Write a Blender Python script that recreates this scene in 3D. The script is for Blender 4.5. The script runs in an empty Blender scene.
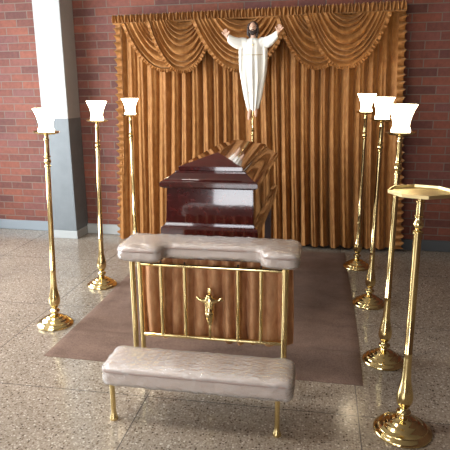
import bpy, bmesh, math, random
from math import sin, cos, pi, radians, sqrt, atan2
from mathutils import Vector, Matrix, noise

random.seed(7)
SC = bpy.context.scene
COL = SC.collection

# ------------------------------------------------------------------ helpers
def obj(name, bm, mat, parent=None, smooth=True, angle=40):
    me = bpy.data.meshes.new(name)
    bm.normal_update()
    bm.to_mesh(me)
    bm.free()
    if smooth:
        me.polygons.foreach_set('use_smooth', [True] * len(me.polygons))
        me.set_sharp_from_angle(angle=radians(angle))
    o = bpy.data.objects.new(name, me)
    COL.objects.link(o)
    if mat:
        me.materials.append(mat)
    if parent:
        o.parent = parent
    return o

def thing(name, label, cat, loc=(0, 0, 0), rotz=0, group=None):
    o = bpy.data.objects.new(name, None)
    o.empty_display_size = .1
    COL.objects.link(o)
    o.location = loc
    o.rotation_euler = (0, 0, rotz)
    o['label'] = label
    o['category'] = cat
    if group:
        o['group'] = group
    return o

def tag(o, label, cat, group=None):
    o['label'] = label
    o['category'] = cat
    if group:
        o['group'] = group
    return o

def struct(name, bm, mat, label=None, smooth=False):
    o = obj(name, bm, mat, None, smooth)
    o['kind'] = 'structure'
    if label:
        o['label'] = label
    return o

def box(bm, x0, x1, y0, y1, z0, z1, bevel=0, seg=2):
    r = bmesh.ops.create_cube(bm, size=1)
    vs = r['verts']
    for v in vs:
        v.co = Vector((x0 + (v.co.x + .5) * (x1 - x0), y0 + (v.co.y + .5) * (y1 - y0), z0 + (v.co.z + .5) * (z1 - z0)))
    if bevel:
        es = list({e for v in vs for e in v.link_edges})
        bmesh.ops.bevel(bm, geom=es, offset=bevel, segments=seg, profile=.5, affect='EDGES')
    return bm

def rings(bm, rows, close_u=True, cap0=False, cap1=False):
    vv = [[bm.verts.new(p) for p in row] for row in rows]
    n = len(rows[0])
    for a, b in zip(vv, vv[1:]):
        for i in range(n if close_u else n - 1):
            j = (i + 1) % n
            bm.faces.new((a[i], a[j], b[j], b[i]))
    if cap0:
        bm.faces.new(list(reversed(vv[0])))
    if cap1:
        bm.faces.new(vv[-1])
    return vv

def lathe(bm, prof, seg=32, c=(0, 0), z0=0, cap0=True, cap1=True):
    rows = []
    for r, z in prof:
        rows.append([Vector((c[0] + r * cos(2 * pi * i / seg), c[1] + r * sin(2 * pi * i / seg), z0 + z)) for i in range(seg)])
    rings(bm, rows, True, cap0, cap1)
    return bm

def tube(bm, pts, rad, seg=12, cap=True):
    pts = [Vector(p) for p in pts]
    rad = rad if isinstance(rad, (list, tuple)) else [rad] * len(pts)
    rows = []
    up = None
    for i, p in enumerate(pts):
        d = (pts[min(i + 1, len(pts) - 1)] - pts[max(i - 1, 0)]).normalized()
        if up is None:
            up = Vector((0, 0, 1)) if abs(d.z) < .9 else Vector((0, 1, 0))
        a = d.cross(up).normalized()
        b = a.cross(d).normalized()
        up = b
        rows.append([p + rad[i] * (cos(2 * pi * k / seg) * a + sin(2 * pi * k / seg) * b) for k in range(seg)])
    rings(bm, rows, True, cap, cap)
    return bm

def ball(bm, c, r, seg=16, sc=(1, 1, 1)):
    res = bmesh.ops.create_uvsphere(bm, u_segments=seg, v_segments=max(8, seg * 2 // 3), radius=1)
    for v in res['verts']:
        v.co = Vector((c[0] + v.co.x * r * sc[0], c[1] + v.co.y * r * sc[1], c[2] + v.co.z * r * sc[2]))
    return bm

def evaluated(o):
    """turn an object with modifiers into a plain mesh bmesh and remove it"""
    dg = bpy.context.evaluated_depsgraph_get()
    bm = bmesh.new()
    bm.from_mesh(o.evaluated_get(dg).to_mesh())
    bpy.data.objects.remove(o)
    return bm

def skin(nodes, edges, sub=2, root=0):
    me = bpy.data.meshes.new('tmp')
    me.from_pydata([n[0] for n in nodes], edges, [])
    o = bpy.data.objects.new('tmp', me)
    COL.objects.link(o)
    m = o.modifiers.new('s', 'SKIN')
    m.use_smooth_shade = True
    for i, n in enumerate(nodes):
        r = n[1]
        me.skin_vertices[0].data[i].radius = r if isinstance(r, tuple) else (r, r)
        me.skin_vertices[0].data[i].use_root = (i == root)
    s = o.modifiers.new('u', 'SUBSURF')
    s.levels = sub
    s.render_levels = sub
    return evaluated(o)

def remesh(bm, voxel, smooth=2):
    me = bpy.data.meshes.new('tmp')
    bm.to_mesh(me)
    bm.free()
    o = bpy.data.objects.new('tmp', me)
    COL.objects.link(o)
    m = o.modifiers.new('r', 'REMESH')
    m.mode = 'VOXEL'
    m.voxel_size = voxel
    m.use_smooth_shade = True
    if smooth:
        s = o.modifiers.new('sm', 'SMOOTH')
        s.iterations = smooth
        s.factor = .5
    return evaluated(o)

def biggest(bm):
    """keep the largest connected piece"""
    seen, best = set(), []
    for v in bm.verts:
        if v in seen:
            continue
        comp, st = [], [v]
        seen.add(v)
        while st:
            q = st.pop()
            comp.append(q)
            for e in q.link_edges:
                w_ = e.other_vert(q)
                if w_ not in seen:
                    seen.add(w_)
                    st.append(w_)
        if len(comp) > len(best):
            best = comp
    keep = set(best)
    bmesh.ops.delete(bm, geom=[v for v in bm.verts if v not in keep], context='VERTS')
    return bm

def join(a, b):
    me = bpy.data.meshes.new('tmp')
    b.to_mesh(me)
    b.free()
    a.from_mesh(me)
    bpy.data.meshes.remove(me)
    return a

def smoothstep(a, b, x):
    t = max(0, min(1, (x - a) / (b - a)))
    return t * t * (3 - 2 * t)

# ---------------------------------------------------------------- materials
def mat(name, color=(.5, .5, .5), rough=.5, metal=0, **kw):
    m = bpy.data.materials.new(name)
    m.use_nodes = True
    p = m.node_tree.nodes['Principled BSDF']
    p.inputs['Base Color'].default_value = (*color, 1)
    p.inputs['Roughness'].default_value = rough
    p.inputs['Metallic'].default_value = metal
    for k, v in kw.items():
        p.inputs[k].default_value = v
    m['p'] = 1
    return m

def nd(m, t, **kw):
    n = m.node_tree.nodes.new(t)
    for k, v in kw.items():
        setattr(n, k, v)
    return n

def lk(m, a, b):
    m.node_tree.links.new(a, b)

def P(m):
    return m.node_tree.nodes['Principled BSDF']

def coords(m, scale=None, obj_space=True):
    tc = nd(m, 'ShaderNodeTexCoord')
    out = tc.outputs['Object']
    if scale:
        mp = nd(m, 'ShaderNodeMapping')
        mp.inputs['Scale'].default_value = scale
        lk(m, out, mp.inputs['Vector'])
        out = mp.outputs['Vector']
    return out

def ramp(m, fac, stops, interp='LINEAR'):
    r = nd(m, 'ShaderNodeValToRGB')
    r.color_ramp.interpolation = interp
    while len(r.color_ramp.elements) < len(stops):
        r.color_ramp.elements.new(.5)
    for e, (p, c) in zip(r.color_ramp.elements, stops):
        e.position = p
        e.color = (*c, 1) if len(c) == 3 else c
    lk(m, fac, r.inputs['Fac'])
    return r.outputs['Color']

def noise_tex(m, vec, scale, detail=4, rough=.5):
    n = nd(m, 'ShaderNodeTexNoise')
    n.inputs['Scale'].default_value = scale
    n.inputs['Detail'].default_value = detail
    n.inputs['Roughness'].default_value = rough
    lk(m, vec, n.inputs['Vector'])
    return n.outputs['Fac']

def mixc(m, fac, a, b, blend='MIX'):
    x = nd(m, 'ShaderNodeMix', data_type='RGBA', blend_type=blend)
    for s, v in ((x.inputs[0], fac), (x.inputs[6], a), (x.inputs[7], b)):
        if hasattr(v, 'links'):
            lk(m, v, s)
        elif isinstance(v, (int, float)):
            s.default_value = v
        else:
            s.default_value = (*v, 1)
    return x.outputs[2]

def bump(m, h, strength=.3, dist=.01, normal=None, to='Normal'):
    b = nd(m, 'ShaderNodeBump')
    b.inputs['Strength'].default_value = strength
    b.inputs['Distance'].default_value = dist
    lk(m, h, b.inputs['Height'])
    lk(m, b.outputs['Normal'], P(m).inputs[to])
    return b

def m_brick():
    m = mat('red_brick', rough=.75)
    c = coords(m)
    sep = nd(m, 'ShaderNodeSeparateXYZ'); lk(m, c, sep.inputs[0])
    cmb = nd(m, 'ShaderNodeCombineXYZ')
    lk(m, sep.outputs['X'], cmb.inputs['X']); lk(m, sep.outputs['Z'], cmb.inputs['Y'])
    b = nd(m, 'ShaderNodeTexBrick')
    b.offset = .5
    b.inputs['Scale'].default_value = 1
    b.inputs['Mortar Size'].default_value = .0055
    b.inputs['Mortar Smooth'].default_value = .25
    b.inputs['Brick Width'].default_value = .27
    b.inputs['Row Height'].default_value = .083
    b.inputs['Bias'].default_value = 0
    b.inputs['Color1'].default_value = (0, 0, 0, 1)
    b.inputs['Color2'].default_value = (1, 1, 1, 1)
    b.inputs['Mortar'].default_value = (.5, .5, .5, 1)
    lk(m, cmb.outputs[0], b.inputs['Vector'])
    bc = ramp(m, b.outputs['Color'], [(0, (.125, .042, .034)), (.35, (.20, .06, .040)), (.7, (.27, .08, .046)), (1, (.19, .068, .06))])
    n = noise_tex(m, c, 22, 6, .65)
    n2 = noise_tex(m, c, 1.6, 3)
    bc = mixc(m, .55, bc, ramp(m, n, [(.3, (.35, .33, .33)), (.7, (1, 1, 1))]), 'MULTIPLY')
    bc = mixc(m, .5, bc, ramp(m, n2, [(.35, (.8, .75, .85)), (.65, (1.0, .95, .85))]), 'MULTIPLY')
    col = mixc(m, b.outputs['Fac'], bc, (.155, .115, .09))
    lk(m, col, P(m).inputs['Base Color'])
    inv = nd(m, 'ShaderNodeMath', operation='MULTIPLY_ADD')
    lk(m, b.outputs['Fac'], inv.inputs[0]); inv.inputs[1].default_value = -1
    lk(m, n, inv.inputs[2])
    bump(m, inv.outputs[0], .6, .006)
    return m

def m_terrazzo():
    m = mat('terrazzo', rough=.3)
    c = coords(m)
    v = nd(m, 'ShaderNodeTexVoronoi'); v.inputs['Scale'].default_value = 75
    lk(m, c, v.inputs['Vector'])
    v2 = nd(m, 'ShaderNodeTexVoronoi'); v2.inputs['Scale'].default_value = 130
    lk(m, c, v2.inputs['Vector'])
    sepc = nd(m, 'ShaderNodeSeparateColor'); lk(m, v.outputs['Color'], sepc.inputs[0])
    sep2 = nd(m, 'ShaderNodeSeparateColor'); lk(m, v2.outputs['Color'], sep2.inputs[0])
    chips = ramp(m, sepc.outputs['Red'], [(0, (.07, .048, .033)), (.10, (.16, .115, .08)), (.2, (.27, .225, .175)),
                                          (.55, (.33, .28, .225)), (.8, (.40, .35, .29)), (.94, (.56, .51, .44))], 'CONSTANT')
    fine = ramp(m, sep2.outputs['Green'], [(0, (.19, .15, .115)), (.15, (.27, .225, .178)), (.6, (.32, .27, .218)), (.93, (.44, .39, .33))], 'CONSTANT')
    edge = ramp(m, v.outputs['Distance'], [(.30, (0, 0, 0)), (.5, (1, 1, 1))])
    col = mixc(m, edge, chips, fine)
    big = noise_tex(m, c, 1.3, 5, .6)
    col = mixc(m, .75, col, ramp(m, big, [(.3, (.72, .7, .68)), (.5, (.92, .9, .88)), (.7, (1.05, 1.03, 1.0))]), 'MULTIPLY')
    # joints
    sep = nd(m, 'ShaderNodeSeparateXYZ'); lk(m, c, sep.inputs[0])
    def joint(sock, period, phase):
        a = nd(m, 'ShaderNodeMath', operation='ADD'); lk(m, sock, a.inputs[0]); a.inputs[1].default_value = phase
        p = nd(m, 'ShaderNodeMath', operation='PINGPONG'); lk(m, a.outputs[0], p.inputs[0]); p.inputs[1].default_value = period / 2
        l = nd(m, 'ShaderNodeMath', operation='LESS_THAN'); lk(m, p.outputs[0], l.inputs[0]); l.inputs[1].default_value = .003
        return l.outputs[0]
    jx = joint(sep.outputs['X'], 1.14, .9 + 1.14 * 6)
    jy = joint(sep.outputs['Y'], 1.14, -2.55 + 1.14 * 8)
    j = nd(m, 'ShaderNodeMath', operation='MAXIMUM'); lk(m, jx, j.inputs[0]); lk(m, jy, j.inputs[1])
    jf = nd(m, 'ShaderNodeMath', operation='MULTIPLY'); lk(m, j.outputs[0], jf.inputs[0]); jf.inputs[1].default_value = .75
    col = mixc(m, jf.outputs[0], col, (.05, .045, .045))
    lk(m, col, P(m).inputs['Base Color'])
    rr = ramp(m, big, [(.3, (.10, .10, .10)), (.7, (.2, .2, .2))])
    lk(m, rr, P(m).inputs['Roughness'])
    bump(m, noise_tex(m, c, 60, 3), .06, .004)
    return m

def m_velvet(name, c1, c2, c3, sheen=.6, scale=1):
    m = mat(name, rough=.65)
    c = coords(m)
    n = noise_tex(m, coords(m, (30 * scale, 30 * scale, 12 * scale)), 1, 5, .6)
    n2 = noise_tex(m, c, 5 * scale, 3)
    col = ramp(m, n, [(.32, c1), (.52, c2), (.72, c3)])
    col = mixc(m, .4, col, ramp(m, n2, [(.35, (.82, .82, .82)), (.65, (1, 1, 1))]), 'MULTIPLY')
    lk(m, col, P(m).inputs['Base Color'])
    P(m).inputs['Sheen Weight'].default_value = sheen
    P(m).inputs['Sheen Roughness'].default_value = .35
    P(m).inputs['Sheen Tint'].default_value = (1, .78, .5, 1)
    P(m).inputs['Specular IOR Level'].default_value = .25
    bump(m, n, .35, .004)
    return m

def m_brass():
    m = mat('polished_brass', (.8, .62, .28), .13, 1)
    c = coords(m)
    n = noise_tex(m, c, 14, 4)
    lk(m, ramp(m, n, [(.3, (.78, .61, .29)), (.7, (.82, .65, .32))]), P(m).inputs['Base Color'])
    lk(m, ramp(m, n, [(.3, (.09, .09, .09)), (.75, (.14, .14, .14))]), P(m).inputs['Roughness'])
    return m

def m_wood():
    m = mat('mahogany_lacquer', (.05, .008, .007), .12)
    c = coords(m, (9, 1.2, 9))
    n = noise_tex(m, c, 3, 6, .6)
    lk(m, ramp(m, n, [(.3, (.028, .004, .004)), (.6, (.06, .009, .008)), (.8, (.085, .014, .01))]), P(m).inputs['Base Color'])
    P(m).inputs['Specular IOR Level'].default_value = .3
    P(m).inputs['Coat Weight'].default_value = 1
    P(m).inputs['Coat Roughness'].default_value = .04
    P(m).inputs['Coat IOR'].default_value = 1.55
    return m

def m_plastic():
    m = bpy.data.materials.new('clear_plastic_film')
    m.use_nodes = True
    nt = m.node_tree
    nt.nodes.clear()
    out = nd(m, 'ShaderNodeOutputMaterial')
    tr = nd(m, 'ShaderNodeBsdfTransparent')
    gl = nd(m, 'ShaderNodeBsdfGlossy'); gl.inputs['Roughness'].default_value = .07
    df = nd(m, 'ShaderNodeBsdfDiffuse'); df.inputs['Color'].default_value = (.92, .83, .76, 1)
    c = coords(m, (30, 40, 34))
    n = noise_tex(m, c, 1.4, 5, .6)
    b = nd(m, 'ShaderNodeBump'); b.inputs['Strength'].default_value = .9; b.inputs['Distance'].default_value = .02
    lk(m, n, b.inputs['Height'])
    lk(m, b.outputs[0], gl.inputs['Normal'])
    fr = nd(m, 'ShaderNodeFresnel'); fr.inputs['IOR'].default_value = 1.5
    lk(m, b.outputs[0], fr.inputs['Normal'])
    ad = nd(m, 'ShaderNodeMath', operation='MULTIPLY_ADD', use_clamp=True)
    lk(m, fr.outputs[0], ad.inputs[0]); ad.inputs[1].default_value = 2.0; ad.inputs[2].default_value = .04
    m1 = nd(m, 'ShaderNodeMixShader'); m1.inputs[0].default_value = .38
    lk(m, tr.outputs[0], m1.inputs[1]); lk(m, df.outputs[0], m1.inputs[2])
    m2 = nd(m, 'ShaderNodeMixShader')
    lk(m, ad.outputs[0], m2.inputs[0]); lk(m, m1.outputs[0], m2.inputs[1]); lk(m, gl.outputs[0], m2.inputs[2])
    lk(m, m2.outputs[0], out.inputs['Surface'])
    return m

def m_glow():
    m = mat('lit_frosted_glass', (.95, .93, .88), .25)
    P(m).inputs['Emission Color'].default_value = (1, .80, .52, 1)
    P(m).inputs['Emission Strength'].default_value = LAMP
    return m

def m_rug():
    m = mat('brown_carpet', rough=.95)
    c = coords(m)
    n = noise_tex(m, c, 120, 4, .75)
    n2 = noise_tex(m, coords(m, (2, 3.2, 1)), 2.0, 6, .62)
    col = ramp(m, n, [(.3, (.12, .078, .06)), (.7, (.25, .165, .13))])
    col = mixc(m, .6, col, ramp(m, n2, [(.36, (.68, .66, .65)), (.5, (.95, .94, .93)), (.64, (1.15, 1.12, 1.08))]), 'MULTIPLY')
    lk(m, col, P(m).inputs['Base Color'])
    P(m).inputs['Specular IOR Level'].default_value = .05
    bump(m, n, .5, .004)
    return m

def m_paint_column():
    m = mat('two_tone_paint', rough=.55)
    c = coords(m)
    sep = nd(m, 'ShaderNodeSeparateXYZ'); lk(m, c, sep.inputs[0])
    n = noise_tex(m, c, 9, 4)
    hi = ramp(m, n, [(.3, (.355, .36, .355)), (.7, (.39, .39, .38))])
    lo = ramp(m, n, [(.3, (.135, .15, .16)), (.7, (.16, .175, .185))])
    g = nd(m, 'ShaderNodeMath', operation='GREATER_THAN'); lk(m, sep.outputs['Z'], g.inputs[0]); g.inputs[1].default_value = 1.345
    lk(m, mixc(m, g.outputs[0], lo, hi), P(m).inputs['Base Color'])
    bump(m, n, .1, .003)
    return m

LAMP = 11.0
BRICK = m_brick()
TERR = m_terrazzo()
VELV = m_velvet('ochre_velvet', (.25, .098, .024), (.335, .142, .038), (.42, .2, .064))
DRAPE = m_velvet('tan_velvet', (.42, .19, .085), (.55, .28, .135), (.66, .38, .2), .4, 1.0)
BRASS = m_brass()
WOOD = m_wood()
DARKWOOD = mat('dark_stained_wood', (.03, .012, .01), .4)
FILM = m_plastic()
GLOW = m_glow()
RUG = m_rug()
COLP = m_paint_column()
PADV = m_velvet('rose_beige_velvet', (.60, .37, .25), (.76, .53, .41), (.88, .70, .59), .1, 2.6)
PIPE = mat('mauve_piping', (.3, .22, .19), .5)
WHITE = mat('white_plaster', (.72, .71, .68), .8)
CEIL = mat('ceiling_paint', (.3, .27, .23), .9)
SKIRTM = mat('grey_skirting_paint', (.22, .25, .275), .5)
PALE = mat('pale_skirting', (.36, .37, .365), .6)
ROBE = mat('white_robe_plaster', (.86, .84, .78), .6)
SKINM = mat('painted_skin', (.68, .42, .30), .5)
HAIRM = mat('dark_brown_hair_paint', (.03, .014, .009), .45)
BLACK = mat('black_rubber', (.015, .015, .015), .5)
COLLAR = mat('pale_plastic_collar', (.5, .58, .62), .3)
FRAME = mat('aluminium_frame', (.5, .5, .5), .4, .6)

# ------------------------------------------------------------------ setting
WA = -0.0445                       # the brick wall runs slightly askew to the rug
WO = Vector((0, 5.71, 0))
def wl(o):
    o.location = WO
    o.rotation_euler = (0, 0, WA)
    return o

X0, X1, YF, H = -4.6, 3.0, -3.2, 3.35
b = bmesh.new(); box(b, X0 - .2, X1 + .2, YF - .2, 6.4, -.1, 0)
struct('floor', b, TERR)
b = bmesh.new(); box(b, X0 - .2, X1 + .2, YF - .2, 6.4, H, H + .1)
struct('ceiling', b, CEIL)
b = bmesh.new(); box(b, X0 - .1, X1 + .1, 0, .2, 0, H)
wl(struct('wall_back', b, BRICK))
# right wall
b = bmesh.new(); box(b, X1, X1 + .15, YF, 5.6, 0, H)
struct('wall_right', b, mat('dark_brown_render', (.07, .035, .025), .8))
# left wall with a wide glazed opening
LY0, LY1, LZ0, LZ1 = 1.9, 4.9, .4, 2.9
b = bmesh.new()
box(b, X0 - .15, X0, YF, LY0, 0, H)
box(b, X0 - .15, X0, LY1, 6.0, 0, H)
box(b, X0 - .15, X0, LY0, LY1, 0, LZ0)
box(b, X0 - .15, X0, LY0, LY1, LZ1, H)
struct('wall_left', b, WHITE)
b = bmesh.new()
for k in range(6):
    y = LY0 + (LY1 - LY0) * k / 5
    box(b, X0 - .1, X0 - .05, y - .03, y + .03, LZ0, LZ1)
for z in (LZ0, LZ1):
    box(b, X0 - .1, X0 - .05, LY0, LY1, z - .03, z + .03)
struct('window_1', b, FRAME)
# wall behind the viewer with a doorway
DX0, DX1, DZ = -2.0, -.95, 2.5
b = bmesh.new()
WX0, WX1, WZ0, WZ1 = -4.3, -2.4, 1.1, 2.8  # unseen window opening, made up to let in the front fill
box(b, X0, WX0, YF - .15, YF, 0, H)
box(b, WX1, DX0, YF - .15, YF, 0, H)
box(b, WX0, WX1, YF - .15, YF, 0, WZ0)
box(b, WX0, WX1, YF - .15, YF, WZ1, H)
box(b, DX1, X1, YF - .15, YF, 0, H)
box(b, DX0, DX1, YF - .15, YF, DZ, H)
struct('wall_front', b, mat('brown_render', (.12, .06, .045), .8))
b = bmesh.new(); box(b, -9, 7, -16, YF - .2, -.1, -.01)
struct('trim_3', b, mat('outdoor_paving', (.42, .4, .37), .8), 'paving outside the doorway')
# baseboards on the brick wall
b = bmesh.new(); box(b, X0, -3.0, -.03, .0, 0, .115, .006)
wl(struct('baseboard_left', b, SKIRTM))
b = bmesh.new(); box(b, -2.685, -1.9, -.03, .0, 0, .115, .006)
wl(struct('baseboard_center', b, PALE))
b = bmesh.new(); box(b, -1.9, X1 - .05, -.03, .0, 0, .115, .006)
wl(struct('baseboard_right', b, mat('dark_grey_skirting', (.07, .075, .08), .5)))
# column
CY = -.285
b = bmesh.new(); box(b, -2.995, -2.685, CY, 0, .09, H, .006)
wl(struct('trim_1', b, COLP, 'square column painted white above and grey below'))
b = bmesh.new(); box(b, -3.001, -2.679, CY - .006, 0, 0, .09, .004)
wl(struct('trim_2', b, PALE, 'pale plinth at the foot of the column'))

# ---------------------------------------------------------------------- rug
b = bmesh.new()
nx, ny = 60, 120
RX0, RX1, RY0, RY1 = -1.70, .288, 2.872, 5.42
def rugz(x, y):
    z = .0098
    for yc, w, h in ((3.23, .012, .009), (3.27, .010, -.003)):
        z += h * math.exp(-((y - yc - .01 * sin(3 * x)) / w) ** 2)
    z += .012 * math.exp(-((x + 1.45 + .2 * (y - 3.9)) / .05) ** 2 - ((y - 3.95) / .28) ** 2)
    z -= .001 * abs(noise.noise(Vector((x * 2.5, y * 2.5, 0))))
    e = min(x - RX0, RX1 - x, y - RY0, RY1 - y)
    return max(.002, z * smoothstep(-.004, .012, e) + .001)
rows = []
for j in range(ny + 1):
    y = RY0 + (RY1 - RY0) * j / ny
    rows.append([Vector((RX0 + (RX1 - RX0) * i / nx + .008 * sin(2.1 * y), y - .02 * (RX0 + (RX1 - RX0) * i / nx + .7) * (1 - j / ny),
                 rugz(RX0 + (RX1 - RX0) * i / nx, y))) for i in range(nx + 1)])
vv = rings(b, rows, False)
ex = bmesh.ops.extrude_face_region(b, geom=list(b.faces))
for v in ex['geom']:
    if isinstance(v, bmesh.types.BMVert):
        v.co.z = .0005
bmesh.ops.recalc_face_normals(b, faces=b.faces)
tag(obj('rug', b, RUG), 'large plain brown carpet laid on the speckled terrazzo floor', 'rug')

# ------------------------------------------------------------------ curtain
cur = thing('curtain', 'gold velvet backdrop curtain with swags hanging on the brick wall', 'curtain', WO + Vector((0, 0, .018)), WA)
cur.rotation_euler = (0, -.010, WA)
CX0, CX1, CTOP, HB = -2.115, .735, 2.39, 2.31
b = bmesh.new()
NX, NZ = 760, 36
def pleat(s, z):
    # s metres along the curtain; returns forward displacement and sideways drift
    w = s + .012 * sin(s * 3.1 + 1.3 * z) + .01 * sin(s * 7.7 + 2)
    k = pi * (w / .112) + .8 * sin(s * 2.3) + .62 * sin(5.1 * s + .5) + .3 * sin(13 * s)
    a = abs(sin(k)) ** .62
    amp = .080 + .022 * sin(s * 4.3 + 1) + .010 * noise.noise(Vector((s * 6, z * 1.2, 3)))
    fine = .007 * sin(5.2 * k + 2 * z) * a + .004 * noise.noise(Vector((s * 24, z * 2.0, 1)))
    return amp * a + fine

rows = []
for j in range(NZ + 1):
    t = j / NZ
    z = .012 + (HB - .012) * t
    fl = (1 - t)
    row = []
    for i in range(NX + 1):
        u = i / NX
        s = CX0 + (CX1 - CX0) * u
        x = s + (u - .5) * .17 * fl ** 1.5
        d = pleat(s, z) * (.75 + .35 * fl)
        d += .05 * fl ** 3 * math.exp(-(u / .05) ** 2)
        row.append(Vector((x + .01 * sin(9 * s) * fl, -.05 - d - .03 * fl, z + (.008 * sin(40 * s) if j == 0 else 0))))
    rows.append(row)
rings(b, rows, False)
obj('panel', b, VELV, cur, angle=180)

# gathered heading
b = bmesh.new()
rows = []
NH = 900
for j, (z, off, amp) in enumerate(((HB - .004, .155, .006), (HB + .01, .158, .012), (HB + .045, .165, .016), (CTOP - .012, .165, .016), (CTOP, .16, .014))):
    row = []
    for i in range(NH + 1):
        u = i / NH
        s = CX0 - .03 + (CX1 - CX0 + .06) * u
        ph = 2 * pi * s / .034 + 1.5 * sin(s * 9) + 1.2 * sin(s * 23)
        row.append(Vector((s + .006 * sin(ph * .5 + j), -off - amp * sin(ph), z + (.006 * sin(ph + 1) if j == 4 else 0) - (.02 * (1 - u) * 0))))
    rows.append(row)
rows.append([Vector((p.x, -.07, CTOP - .004)) for p in rows[-1]])
rings(b, rows, False)
hd = obj('heading', b, VELV, cur, angle=180)
b = bmesh.new()
tube(b, [(CX0 - .02 + (CX1 - CX0 + .04) * i / 60, -.172, HB - .004) for i in range(61)], .008, 8)
obj('cord', b, VELV, hd)

def swag(xl, xr, drop, lay):
    b = bmesh.new()
    nu, nv = 72, 112
    xc, hw = (xl + xr) / 2, (xr - xl) / 2
    ztop = HB - .006
    nf = 7.5
    rows = []
    def pt(u, v):
        t = 2 * u - 1
        h = hw * (.30 + .70 * v)
        sag = drop * (.05 + .95 * v)
        arch = 1 - abs(t) ** 2.2
        ph = 2 * pi * nf * (v + .035 * sin(9 * v + xl * 5)) + .6 * sin(3 * t + xl * 7) * v
        f = abs(sin(ph / 2 + .35 * noise.noise(Vector((t * 2.2, v * 3, lay * 3.7))))) ** .7
        env = (1 - abs(t) ** 6 * .6) * smoothstep(0, .08, v)
        y = -(.140 + lay + .11 * (1 - u) ** 1.3 + .022 * sin(pi * min(1, v * .9)) * arch + .046 * f * env)
        x = xc + h * t + .008 * sin(ph) * t
        z = ztop - sag * arch - .012 * f * env + .004 * noise.noise(Vector((x * 14, z_ if False else v * 10, lay)))
        return Vector((x, y, z))
    for j in range(nv + 1):
        rows.append([pt(i / nu, j / nv) for i in range(nu + 1)])
    rings(b, rows, False)
    o = obj('swag', b, VELV, cur, angle=180)
    # ruffled edge
    b = bmesh.new()
    N = 220
    edge = [pt(i / N, 1) for i in range(N + 1)]
    rr = [[], [], [], []]
    for i, p in enumerate(edge):
        d = edge[min(i + 1, N)] - edge[max(i - 1, 0)]
        nrm = Vector((-d.z, 0, d.x)).normalized()
        if nrm.z > 0:
            nrm = -nrm
        ph = 2 * pi * i / 6.2 + sin(i * .7)
        for k, (dist, am) in enumerate(((-.008, .002), (.004, .006), (.014, .010), (.024, .013))):
            q = p + nrm * dist
            q.y -= .012 + am * sin(ph)
            q.x += .004 * cos(ph) * k / 3
            rr[k].append(q)
    rings(b, rr, False)
    obj('ruffle', b, VELV, o, angle=180)
    return o
SW = [(-1.97, -1.14, .46, 0), (-1.69, -1.03, .475, .06), (-1.24, -.30, .48, .02), (-.42, .36, .47, 0), (-.15, .62, .475, .06)]
for a in SW:
    swag(*a)

def side_ruffle(xt, xb, side):
    b = bmesh.new()
    N = 420
    rr = [[], [], [], []]
    for i in range(N + 1):
        t = i / N
        z = .02 + (HB - .02) * t
        fl = (1 - t) ** 1.5
        x = xt + (xb - xt) * fl
        ph = 2 * pi * z / .075 + .9 * sin(z * 11)
        for k, (dx, am) in enumerate(((-.02, .0), (.005, .012), (.03, .026), (.05, .03))):
            rr[k].append(Vector((x + side * (dx + .014 * sin(ph) * k / 3), -.13 - .03 * fl - am * cos(ph), z + .012 * cos(ph) * k / 3)))
    rings(b, rr, False)
    obj('side_ruffle', b, VELV, cur, angle=180)
side_ruffle(CX0 + .02, CX0 - .07, -1)
side_ruffle(CX1 - .01, CX1 + .08, 1)

# -------------------------------------------------------------- floor lamps
BASE = [(.0, 0), (.122, 0), (.128, .004), (.128, .012), (.122, .019), (.110, .026), (.106, .030), (.106, .034), (.092, .040),
        (.084, .046), (.082, .051), (.068, .056), (.058, .062), (.056, .067), (.044, .071), (.030, .077), (.024, .083)]
def base_profile(s=1.0):
    return [(r * s, z) for r, z in BASE] + [(.0, .083)]
STEM = [(.0, .080), (.022, .080), (.018, .090), (.022, .096), (.033, .103), (.036, .110), (.033, .117), (.021, .123), (.018, .129), (.020, .137),
        (.029, .146), (.037, .162), (.0405, .182), (.0395, .205), (.0335, .235), (.0265, .268), (.0222, .30), (.0203, .35),
        (.0195, .40), (.0190, .42), (.0205, .422), (.0205, .426), (.0190, .428)]
def lamp_column(top):
    k = top - .20
    pr = list(STEM)
    pr += [(.0175, .7), (.0155, k - .035), (.0155, k - .03), (.021, k - .027), (.021, k - .020), (.0155, k - .016), (.014, k - .008), (.021, k), (.0235, k + .010),
           (.021, k + .020), (.014, k + .028), (.0155, k + .036), (.021, k + .040), (.021, k + .047), (.0155, k + .051), (.0145, top - .05),
           (.017, top - .045), (.017, top - .036), (.013, top - .03), (.013, top - .012), (.022, top - .004), (.0, top - .004)]
    return pr

def make_lamp():
    t = thing('floor_lamp', 'x', 'lamp', group='brass floor lamps flanking the casket')
    top = 1.40
    b = bmesh.new(); lathe(b, base_profile(), 48, cap0=False, cap1=False)
    obj('base', b, BRASS, t, angle=50)
    b = bmesh.new(); lathe(b, lamp_column(top), 28, cap0=False, cap1=False)
    obj('stem', b, BRASS, t, angle=50)
    b = bmesh.new()
    lathe(b, [(.0, top - .008), (.02, top - .008), (.055, top - .006), (.078, top + .002), (.087, top + .011), (.085, top + .013), (.074, top + .006), (.03, top), (.0, top)], 40, cap0=False, cap1=False)
    obj('drip_dish', b, BRASS, t, angle=50)
    b = bmesh.new()
    pr = [(.0, .002), (.045, .002), (.051, .008), (.053, .020), (.049, .032), (.045, .044), (.046, .062), (.051, .085), (.058, .108), (.067, .132), (.079, .155), (.0815, .160),
          (.079, .161), (.072, .150), (.061, .128), (.050, .10), (.042, .07), (.041, .045), (.044, .02), (.0, .012)]
    lathe(b, [(r, z + top) for r, z in pr], 40, cap0=False, cap1=False)
    obj('lamp_shade', b, GLOW, t, angle=60)
    return t

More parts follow.
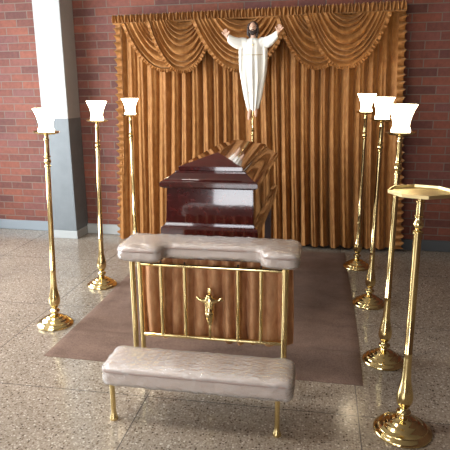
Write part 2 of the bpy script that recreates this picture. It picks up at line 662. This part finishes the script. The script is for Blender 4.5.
def dup(root, loc, label):
    r = root.copy(); COL.objects.link(r)
    r.location = loc; r['label'] = label
    for ch in list(root.children):
        c = ch.copy(); COL.objects.link(c); c.parent = r
        for g in list(ch.children):
            d = g.copy(); COL.objects.link(d); d.parent = c
    return r

LAMPS = [
    ((-1.854, 3.358, 0), 1.374, .060, 'lit brass floor lamp in the left row, nearest the viewer, before the grey column'),
    ((-1.831, 4.172, 0), 1.400, .050, 'lit brass floor lamp, middle one of the left row, between column and curtain'),
    ((-1.826, 5.060, 0), 1.402, .010, 'lit brass floor lamp in front of the left edge of the curtain'),
    ((.373, 5.000, 0), 1.430, .008, 'lit brass floor lamp farthest back in the right row, close to the curtain'),
    ((.415, 4.093, 0), 1.418, .012, 'lit brass floor lamp in the middle of the right row'),
    ((.428, 3.170, 0), 1.398, .007, 'lit brass floor lamp in the right row, just behind the octagonal tray stand'),
]
lamp0 = make_lamp()
for i, (loc, h, dx, lab) in enumerate(LAMPS):
    o = lamp0 if i == 0 else dup(lamp0, loc, lab)
    o.location = loc
    o['label'] = lab
    o.scale = (1, 1, h / 1.40)
    o.rotation_euler = (0, dx / 1.4, i * 0)

# tray stand
t = thing('tray_stand', 'short brass pedestal stand with empty octagonal tray top and no lamp', 'stand', (.446, 2.457, 0))
b = bmesh.new(); lathe(b, base_profile(1.1), 48, cap0=False, cap1=False)
obj('base', b, BRASS, t, angle=50)
top = 1.195
b = bmesh.new()
k = 1.045
lathe(b, STEM + [(.0190, .7), (.0185, k - .03), (.024, k - .028), (.024, k - .020), (.017, k - .016), (.014, k - .010), (.0215, k), (.0245, k + .012), (.0215, k + .024), (.014, k + .034),
      (.014, k + .04), (.021, k + .042), (.021, k + .05), (.0175, k + .052), (.0165, top - .04), (.021, top - .038), (.021, top - .03), (.013, top - .028), (.013, top - .018), (.0, top - .018)], 28, cap0=False, cap1=False)
obj('stem', b, BRASS, t, angle=50)
b = bmesh.new(); lathe(b, [(.0, top - .02), (.0135, top - .02), (.0135, top - .003), (.0, top - .003)], 24, cap0=False, cap1=False)
obj('collar', b, COLLAR, t)['label'] = 'pale blue-grey collar under the tray'
b = bmesh.new()
lathe(b, [(.0, top - .004), (.105, top - .004), (.118, top), (.142, top + .003), (.144, top + .018), (.139, top + .018), (.137, top + .007), (.105, top + .003), (.0, top + .003)], 8, cap0=False, cap1=False)
for v in b.verts:
    v.co = Matrix.Rotation(radians(2.5), 3, 'Z') @ v.co
SATIN = mat('satin_brass', (.84, .68, .36), .38, 1)
obj('tray', b, SATIN, t, smooth=False)
t.rotation_euler = (0, -.003, 0)

# ------------------------------------------------------------------- casket
CXc, CY0, CY1 = -.707, 3.35, 5.02
ck = thing('casket', 'glossy dark red mahogany casket with stepped hipped lid standing behind the kneeler', 'casket', (CXc, 0, .70))
def ring_rect(hw, y0, y1, z):
    return [Vector((-hw, y0, z)), Vector((hw, y0, z)), Vector((hw, y1, z)), Vector((-hw, y1, z))]
def stack(levels, capb=True, capt=True, bev=.005):
    b = bmesh.new()
    rings(b, [ring_rect(hw, CY0 + o, CY1 - o, z - .70) for hw, o, z in levels], True, capb, capt)
    bmesh.ops.recalc_face_normals(b, faces=b.faces)
    if bev:
        bmesh.ops.bevel(b, geom=[e for e in b.edges if e.calc_face_angle(0) > .25], offset=bev, segments=2, affect='EDGES')
    return b
obj('body', stack([(.296, .030, .76), (.286, .049, 1.028)]), WOOD, ck, angle=30)
obj('base_moulding', stack([(.325, .0, .70), (.325, .0, .752), (.318, .008, .765), (.30, .022, .772), (.296, .026, .788), (.292, .03, .79)], bev=.003), WOOD, ck, angle=30)
lid = [(.300, .022, 1.020), (.318, .006, 1.030), (.322, .0, 1.034), (.322, .0, 1.062), (.318, .004, 1.066), (.30, .02, 1.072), (.27, .05, 1.092), (.245, .075, 1.112), (.236, .084, 1.118), (.236, .084, 1.124), (.232, .088, 1.128), (.215, .105, 1.133)]
obj('lid', stack(lid, bev=.003), WOOD, ck, angle=30)
b = bmesh.new()
yb0, yb1, hw = CY0 + .086, CY1 - .086, .213
lo = ring_rect(hw, yb0, yb1, .431); hi = ring_rect(hw, yb0, yb1, .455)
vv = rings(b, [lo, hi], True, True, False)
a0 = b.verts.new((0, CY0 + .37, .521)); a1 = b.verts.new((0, CY1 - .37, .521))
q = vv[1]
b.faces.new((q[0], q[1], a0)); b.faces.new((q[1], q[2], a1, a0)); b.faces.new((q[2], q[3], a1)); b.faces.new((q[3], q[0], a0, a1))
bmesh.ops.recalc_face_normals(b, faces=b.faces)
bmesh.ops.bevel(b, geom=list(b.edges), offset=.003, segments=2, affect='EDGES')
obj('lid_crown', b, WOOD, ck, angle=20)

st = thing('casket_stand', 'dark wooden trestle stand under the casket', 'stand', (CXc, 4.19, .0112))
b = bmesh.new()
for x in (-.27, .27):
    box(b, x - .03, x + .03, -.72, .72,   .63, .687, .004)
for y in (-.69, 0, .69):
    box(b, -.27, .27, y - .03, y + .03, .63, .684, .004)
obj('top_frame', b, DARKWOOD, st)
for x in (-.25, .25):
    for y in (-.66, .66):
        b = bmesh.new()
        rings(b, [[Vector((x + sx * w, y + sy * w, z)) for sx, sy in ((-1, -1), (1, -1), (1, 1), (-1, 1))] for w, z in ((.02, .012), (.03, .2), (.028, .632))], True, True, True)
        obj('leg', b, DARKWOOD, st, angle=30)
for x in (-.25, .25):
    b = bmesh.new(); box(b, x - .015, x + .015, -.64, .64, .22, .27, .003)
    obj('stretcher', b, DARKWOOD, st)

# ---------------------------------------------------------------- prie-dieu
pd = thing('prie_dieu', 'brass kneeler with plastic-wrapped padded armrest and kneeling pad in front of the casket', 'kneeler', (-.57, 2.3, 0))
def loc(p): return Vector(p) - Vector((-.57, 2.3, 0))
def local(bm):
    for v in bm.verts:
        v.co = v.co - Vector((-.57, 2.3, 0))
    return bm

def pad_outline(pts, r, n=5):
    """rounded polygon outline"""
    out = []
    m = len(pts)
    for i in range(m):
        p0, p1, p2 = Vector(pts[i - 1]), Vector(pts[i]), Vector(pts[(i + 1) % m])
        a = (p0 - p1).normalized(); c = (p2 - p1).normalized()
        s, e = p1 + a * r, p1 + c * r
        for k in range(n + 1):
            u = k / n
            out.append((1 - u) ** 2 * s + 2 * u * (1 - u) * p1 + u * u * e)
    return out
def inset(outline, d):
    m = len(outline); res = []
    for i in range(m):
        t = (outline[(i + 1) % m] - outline[i - 1])
        n = Vector((-t.y, t.x)).normalized()
        res.append(outline[i] + n * d)
    return res
def resample(o, step=.018):
    res = []
    m = len(o)
    for i in range(m):
        a, c = o[i], o[(i + 1) % m]
        k = max(1, int((c - a).length / step))
        for j in range(k):
            res.append(a.lerp(c, j / k))
    return res
def pad(outline, z0, z1, r, grow=0, wr=0, seed=0, crown=.008):
    b = bmesh.new()
    prof = []
    for k in range(5):
        a = pi / 2 * k / 4
        prof.append((r * (1 - sin(a)), z0 + r * (1 - cos(a)) * 1.0))
    for k in range(1, 4):
        prof.append((0, z0 + r + (z1 - z0 - 2 * r) * k / 4))
    for k in range(5):
        a = pi / 2 * k / 4
        prof.append((r * (1 - cos(a)), z1 - r + r * sin(a)))
    prof += [(r + .008, z1 + crown * .4), (r + .02, z1 + crown * .8)]
    o = resample(outline)
    rows = []
    for d, z in prof:
        row = []
        for p in inset(o, d - grow):
            zz = z + (grow if z > (z0 + z1) / 2 else -grow)
            v = Vector((p.x, p.y, zz))
            if wr:
                nn = noise.noise_vector(Vector((v.x * 26, v.y * 26, v.z * 26 + seed))) + .6 * noise.noise_vector(Vector((v.x * 60, v.y * 60, v.z * 20 + seed)))
                v += nn * wr
            row.append(v)
        rows.append(row)
    vv = rings(b, rows, True, True, False)
    f = b.faces.new(vv[-1])
    bmesh.ops.triangulate(b, faces=[f])
    bmesh.ops.recalc_face_normals(b, faces=b.faces)
    return local(b)
def piping(outline, d, z, r=.005):
    b = bmesh.new()
    o = resample(inset(resample(outline), d), .02)
    o.append(o[0])
    tube(b, [(p.x, p.y, z) for p in o], r, 8, False)
    return local(b)

# kneeling pad
ko = pad_outline([(-1.035, 2.272), (-.092, 2.262), (-.092, 2.50), (-1.035, 2.512)], .05)
kp = obj('kneeling_pad', pad(ko, .225, .318, .022), PADV, pd, angle=60)
obj('piping', piping(ko, -.003, .300, .0065), PIPE, kp)
obj('plastic_cover', pad(ko, .225, .318, .022, .007, .0055, 3), FILM, kp, angle=60)
# armrest pad
ao = pad_outline([(-1.035, 2.565), (-.81, 2.562), (-.80, 2.66), (-.28, 2.655), (-.265, 2.555), (-.09, 2.553), (-.09, 2.835), (-1.035, 2.845)], .046)
ap = obj('armrest_pad', pad(ao, .782, .852, .022), PADV, pd, angle=60)
obj('piping', piping(ao, -.003, .834, .0065), PIPE, ap)
obj('plastic_cover', pad(ao, .782, .852, .022, .007, .006, 9), FILM, ap, angle=60)
# base boards of the pads
b = bmesh.new(); box(b, -1.0, -.13, 2.30, 2.48, .208, .224, .003)
obj('pad_board', local(b), DARKWOOD, pd)
b = bmesh.new(); box(b, -1.0, -.13, 2.68, 2.82, .766, .781, .003)
obj('pad_board', local(b), DARKWOOD, pd)
# front legs with flared feet
for x in (-1.003, -.163):
    b = bmesh.new()
    lathe(b, [(.0, 0), (.021, 0), (.022, .006), (.019, .018), (.0145, .032), (.013, .05), (.013, .212), (.0, .212)], 20, (x, 2.322), 0, False, False)
    obj('leg', local(b), BRASS, pd, angle=50)
# posts
FX, BX = (-.976, -.157), (-.994, -.163)
for x in FX:
    b = bmesh.new(); lathe(b, [(.0, .19), (.0145, .19), (.0145, .784), (.0, .784)], 18, (x, 2.63), 0, False, False)
    obj('post', local(b), BRASS, pd, angle=50)
for x in BX:
    b = bmesh.new(); lathe(b, [(.0, 0), (.02, 0), (.02, .006), (.014, .03), (.0145, .045), (.0145, .784), (.0, .784)], 18, (x, 2.80), 0, False, False)
    obj('post', local(b), BRASS, pd, angle=50)
    b = bmesh.new(); tube(b, [(x, 2.80, .15), (x, 2.322, .197)], .011, 14)
    obj('side_bar', local(b), BRASS, pd, angle=50)
for z in (.688, .256):
    b = bmesh.new(); tube(b, [(-.994, 2.80, z), (-.163, 2.80, z - .004)], .012, 14)
    obj('rail', local(b), BRASS, pd, angle=50)
for px in (-.870, -.731, -.427, -.298):
    b = bmesh.new(); tube(b, [(px, 2.80, .256), (px, 2.80, .688)], .0115, 14)
    bo = obj('baluster', local(b), BRASS, pd, angle=50)
    b = bmesh.new(); ball(b, (px, 2.80, .703), .006, 10)
    obj('bolt', local(b), BLACK, bo)

# little brass crucifix figure on the rails
def figure_nodes(s, o, arm_up, spread):
    pass
CRX, CRY = -.588, 2.785
b = bmesh.new()
box(b, CRX - .007, CRX + .007, CRY + .004, CRY + .012, .256, .40, .002)
box(b, CRX - .007, CRX + .007, CRY + .004, CRY + .012, .40, .560, .002)
box(b, CRX - .011, CRX + .011, CRY, CRY + .012, .535, .566, .002)
box(b, CRX - .078, CRX + .078, CRY + .004, CRY + .012, .492, .506, .002)
cr = obj('crucifix', local(b), BRASS, pd, angle=40)
def V(x, z, y=0): return (CRX + x, CRY - .006 + y, z)
nodes = [(V(0, .46), .017), (V(0, .49), .023), (V(0, .508), .012), (V(0, .522), .0125), (V(0, .536), .011),
         (V(-.03, .503), .009), (V(-.052, .495), .0075), (V(-.064, .508), .006), (V(-.072, .520), .005),
         (V(.03, .503), .009), (V(.052, .495), .0075), (V(.064, .508), .006), (V(.072, .520), .005),
         (V(0, .43), .020), (V(.002, .39), .017), (V(.003, .36), .011), (V(.003, .345), .008)]
nodes = [(p_, r_ * 1.55) for p_, r_ in nodes]
edges = [(0, 1), (1, 2), (2, 3), (3, 4), (1, 5), (5, 6), (6, 7), (7, 8), (1, 9), (9, 10), (10, 11), (11, 12), (0, 13), (13, 14), (14, 15), (15, 16)]
b = skin(nodes, edges, 2, 0)
for v in b.verts:
    if v.co.z < .47:
        v.co.y += .003 * sin(v.co.x * 700 + v.co.z * 260)
b2 = local(b)
obj('figurine', b2, BRASS, cr, angle=180)

# velvet drape behind the rails
b = bmesh.new()
rows = []
for j in range(25):
    t = j / 24
    z = .225 + .57 * t
    row = []
    for i in range(241):
        u = i / 240
        s = -1.0 + (.872) * u
        k = pi * s / .076 + .5 * sin(9 * s) + .4 * sin(17 * s + 1)
        d = (.052 + .016 * sin(11 * s)) * abs(sin(k + .2 * sin(4 * z + 8 * s))) ** .9
        d += .004 * noise.noise(Vector((s * 25, z * 5, 0)))
        xx = s + (u - .5) * .02 * (1 - t) + .006 * sin(7 * z + 12 * s) * (1 - t)
        row.append(Vector((xx, 2.884 - d * (1.0 - .25 * t), z + (.006 * sin(31 * s) if j == 0 else 0) - .012 * u * (1 - t))))
    rows.append(row)
rings(b, rows, False)
obj('drape', local(b), DRAPE, pd, angle=180)

# ------------------------------------------------------------------- statue
SX, SY = -.648, 5.20

stt = thing('statue', 'white-robed bearded statue with outstretched arms on a thin brass pole behind the casket', 'statue', (SX, SY, .0112))
b = bmesh.new()
lathe(b, [(.0, 0), (.12, 0), (.124, .008), (.11, .018), (.08, .028), (.05, .04), (.022, .06), (.012, .09), (.0095, .2), (.0085, 1.19), (.0095, 1.2), (.014, 1.205), (.014, 1.212), (.009, 1.218),
          (.0085, 1.235), (.012, 1.24), (.017, 1.25), (.012, 1.26), (.0085, 1.265), (.008, 1.44), (.0, 1.44)], 24, cap0=False, cap1=False)
obj('pole', b, BRASS, stt, angle=50)
Z = 1.43
# body: head, neck, torso, arms with hands, legs with feet
N = []; E = []
def add(p, r, prev=None):
    N.append((Vector(p), r)); i = len(N) - 1
    if prev is not None:
        E.append((prev, i))
    return i
pel = add((0, .01, Z + .40), .055)
chest = add((0, .016, Z + .57), .046, pel)
nk0 = add((0, .008, Z + .645), .028, chest)
nk1 = add((0, .0, Z + .685), .023, nk0)
hd0 = add((0, -.008, Z + .735), .034, nk1)
for s, dz in ((-1, -.012), (1, .016)):
    hip = add((.035 * s, .005, Z + .35), .045, pel)
    kn = add((.032 * s, -.012, Z + .17), .032, hip)
    q = 0 if s < 0 else .03
    an = add((.028 * s, .0, Z + .0 + q * .6), .017, kn)
    he = add((.030 * s, -.008, Z - .022 + q), .018, an)
    mid = add((.032 * s, -.026, Z - .052 + q), .016, he)
    add((.034 * s, -.036, Z - .074 + q), .011, mid)
    sh = add((.085 * s, .008, Z + .615), .034, chest)
    el = add((.155 * s, -.02, Z + .620 + dz * .6), .025, sh)
    wr = add((.222 * s, -.045, Z + .665 + dz), .015, el)
    pm = add((.238 * s, -.050, Z + .690 + dz), (.017, .011), wr)
    for k in range(4):
        f1 = add(((.233 + .0095 * k) * s, -.056, Z + .719 - .006 * k + dz), .0080, pm)
        f2 = add(((.236 + .0135 * k) * s, -.066, Z + (.741, .745, .739, .728)[k] - .004 * k + dz), .0068, f1)
    th = add((.222 * s, -.060, Z + .705 + dz), .0085, pm)
    add((.212 * s, -.070, Z + .722 + dz), .007, th)
b = bmesh.new()
def rr_(r):
    return r[0] if isinstance(r, tuple) else r
for a_, c_e in E:
    (pa, ra), (pb, rb_) = N[a_], N[c_e]
    tube(b, [pa, pb], [rr_(ra), rr_(rb_)], 14)
for pa, ra in N:
    ball(b, pa, rr_(ra), 14)
bmesh.ops.recalc_face_normals(b, faces=b.faces)
# head shape
h = bmesh.new()
hc = Vector((0, -.008, Z + .742))
def shrink(bm):
    for v in bm.verts:
        v.co = hc + (v.co - hc) * .9
    return bm
res = bmesh.ops.create_uvsphere(h, u_segments=32, v_segments=24, radius=1)
for v in res['verts']:
    x, y, z = v.co
    w = 1 - .28 * smoothstep(.1, -1, z)
    v.co = hc + Vector((x * .042 * w, y * .050, z * .060))
for s in (-1, 1):
    ball(h, hc + Vector((.043 * s, .004, -.002)), .012, 10, (.45, .8, 1.2))
    ball(h, hc + Vector((.017 * s, -.044, .006)), .008, 10, (1.2, .6, .7))
ball(h, hc + Vector((0, -.052, -.006)), .008, 12, (.75, 1, 1.6))
ball(h, hc + Vector((0, -.049, .014)), .012, 12, (1.6, .5, .5))
ball(h, hc + Vector((0, -.046, -.026)), .009, 12, (1.5, .6, .45))
join(b, shrink(h))
b = biggest(remesh(b, .0022, 1))
obj('body', b, SKINM, stt, angle=180)
# eyes
for s in (-1, 1):
    b = bmesh.new()
    ball(b, hc + Vector((.017 * s, -.0475, .007)), .0042, 10, (1.3, .5, .7))
    obj('eye', shrink(b), HAIRM, stt)
# hair and beard
b = bmesh.new()
ball(b, hc + Vector((0, .010, .014)), .052, 24, (.98, .95, 1.02))
for s in (-1, 1):
    tube(b, [hc + Vector((.036 * s, -.022, .040)), hc + Vector((.046 * s, -.018, .0)), hc + Vector((.047 * s, -.008, -.04)), hc + Vector((.046 * s, -.004, -.065)), hc + Vector((.040 * s, -.012, -.085))],
         [.012, .016, .018, .017, .007], 12)
    tube(b, [hc + Vector((.02 * s, .03, .02)), hc + Vector((.03 * s, .036, -.04)), hc + Vector((.026 * s, .03, -.10))], [.024, .026, .014], 12)
# open the face
b = remesh(b, .003, 2)
dele = []
for v in b.verts:
    d = v.co - hc
    lim = -.028 + .9 * max(0, abs(d.x) - .024)
    if d.y < lim and -.055 < d.z < .027 and abs(d.x) < .036:
        v.co.y = hc.y + max(d.y, -.020)
for v in b.verts:
    v.co += .002 * Vector((sin(v.co.z * 300 + v.co.x * 90), 0, 0))
obj('hair', shrink(b), HAIRM, stt, angle=180)
b = bmesh.new()
ball(b, hc + Vector((0, -.034, -.050)), .022, 16, (1.15, .75, 1.05))
for s in (-1, 1):
    tube(b, [hc + Vector((.036 * s, -.022, -.012)), hc + Vector((.031 * s, -.034, -.036)), hc + Vector((.012 * s, -.04, -.058))], [.006, .010, .012], 10)
    tube(b, [hc + Vector((.0, -.052, -.019)), hc + Vector((.014 * s, -.049, -.024)), hc + Vector((.019 * s, -.044, -.034))], [.004, .005, .004], 8)
b = remesh(b, .0028, 1)
obj('beard', shrink(b), HAIRM, stt, angle=180)
# robe
b = bmesh.new()
levels = [(.006, .045, .036), (.03, .054, .042), (.11, .074, .055), (.20, .090, .062), (.30, .108, .068), (.40, .110, .070), (.50, .104, .066),
          (.56, .105, .062), (.61, .112, .056), (.637, .085, .046), (.65, .045, .036), (.656, .034, .032)]
rows = []
ns = 120
for z, rx, ry in levels:
    row = []
    am = .007 * smoothstep(.6, .2, z) + .002
    for i in range(ns):
        a = 2 * pi * i / ns
        f = 1 + am / .08 * (sin(11 * a + 2 * z) + .6 * sin(17 * a + 5 * z + 1))
        row.append(Vector((rx * f * cos(a), .008 + ry * f * sin(a), Z + z + (.010 * sin(3 * a + 2) if z < .02 else 0))))
    rows.append(row)
rings(b, rows, True, True, True)
for s, dz in ((-1, -.006), (1, .016)):
    # hanging sleeve: elliptical sections along the arm
    cen = [(.06, .0, .605, .050, .052), (.10, .0, .615, .048, .048), (.14, -.015, .618 + dz * .4, .042, .044), (.18, -.03, .634 + dz * .7, .034, .038), (.218, -.043, .662 + dz, .026, .031), (.228, -.046, .670 + dz, .021, .026)]
    rr = []
    for k, (x, y, z, ry, rz) in enumerate(cen):
        rr.append([Vector((s * (x - .20 * rz * cos(2 * pi * i / 40) * (1 if k > 1 else 0)), y + ry * .8 * sin(2 * pi * i / 40), Z + z + rz * cos(2 * pi * i / 40) - (.012 if cos(2 * pi * i / 40) < -.3 else 0))) for i in range(40)])
    rings(b, rr, True, True, True)
    # mantle falling from the arm at each side
    rr = []
    for k, (z, xo, w, d) in enumerate(((.62, .095, .030, .042), (.54, .110, .024, .048), (.45, .112, .020, .05), (.36, .108, .017, .048), (.29, .10, .014, .044), (.265, .096, .010, .036))):
        rr.append([Vector((s * (xo + w * cos(2 * pi * i / 36) + .003 * sin(6 * pi * i / 9)), .012 + d * sin(2 * pi * i / 36), Z + z)) for i in range(36)])
    rings(b, rr, True, True, True)
bmesh.ops.recalc_face_normals(b, faces=b.faces)
b = remesh(b, .0032, 2)
rb = obj('robe', b, ROBE, stt, angle=180)
b = bmesh.new()
tube(b, [(.104 * cos(a), .008 - .068 * sin(a), Z + .508 - .004 * sin(a)) for a in [pi * i / 24 for i in range(25)]], .0028, 8)
obj('girdle', b, mat('gold_cord_paint', (.5, .36, .16), .4, .3), rb)
b = bmesh.new()
ball(b, (.004, -.058, Z + .592), .008, 12, (1, .5, 1))
obj('medal', b, BRASS, rb)

# ------------------------------------------------------------------- lights
def area(name, loc, rot, sx, sy, power, color):
    l = bpy.data.lights.new(name, 'AREA')
    l.shape = 'RECTANGLE'; l.size = sx; l.size_y = sy
    l.energy = power; l.color = color
    o = bpy.data.objects.new(name, l); COL.objects.link(o)
    o.location = loc; o.rotation_euler = rot
    return o
area('window_daylight', (X0 - .12, (LY0 + LY1) / 2, (LZ0 + LZ1) / 2), (0, radians(-90), 0), LZ1 - LZ0, LY1 - LY0, 340, (.88, .95, 1))
# unseen ceiling lamp and housing, added for the light from above
b = bmesh.new(); box(b, -2.95, -1.65, 1.37, 2.03, H - .05, H, .004)
struct('ceiling_lamp_housing', b, WHITE, 'housing of a ceiling lamp panel')
area('ceiling_lamp', (-2.3, 1.7, H - .07), (0, 0, 0), 1.2, .6, 70, (1, .95, .88))
area('doorway_daylight', ((DX0 + DX1) / 2, YF - .16, DZ / 2 + .02), (radians(90), 0, 0), DX1 - DX0, DZ, 62, (.93, .95, 1))
area('added_front_fill', ((WX0 + WX1) / 2, YF - .16, (WZ0 + WZ1) / 2), (radians(90), 0, 0), WX1 - WX0, WZ1 - WZ0, 70, (1, .98, .96))  # fill added to brighten drape and curtain from the front, no known window
s = bpy.data.lights.new('sun', 'SUN'); s.energy = 6; s.angle = .01; s.color = (1, .95, .86)
so = bpy.data.objects.new('sun', s); COL.objects.link(so)
so.rotation_euler = Vector((0.02, 1, -1.0)).to_track_quat('-Z', 'Y').to_euler()

w = bpy.data.worlds.new('world'); SC.world = w
w.use_nodes = True
w.node_tree.nodes['Background'].inputs['Color'].default_value = (.75, .86, 1, 1)
w.node_tree.nodes['Background'].inputs['Strength'].default_value = 1.0

# ------------------------------------------------------------------- camera
f, p, yaw, r, h = 540, .249, -.176, .008, 1.656
fw = Vector((sin(yaw) * cos(p), cos(yaw) * cos(p), -sin(p)))
rt = Vector((cos(yaw), -sin(yaw), 0)); dn = fw.cross(rt)
c_, s_ = cos(r), sin(r)
R_, D_ = c_ * rt + s_ * dn, -s_ * rt + c_ * dn
cam = bpy.data.cameras.new('camera'); cam.lens = 36 * f / 450; cam.sensor_width = 36; cam.clip_start = .05
co = bpy.data.objects.new('camera', cam); COL.objects.link(co)
M = Matrix((R_, -D_, -fw)).transposed().to_4x4()
M.translation = Vector((0, 0, h))
co.matrix_world = M
SC.camera = co
SC.view_settings.view_transform = 'Standard'
SC.view_settings.look = 'None'
SC.view_settings.exposure = 0.3
SC.view_settings.gamma = 1
SC.view_settings.use_curve_mapping = False
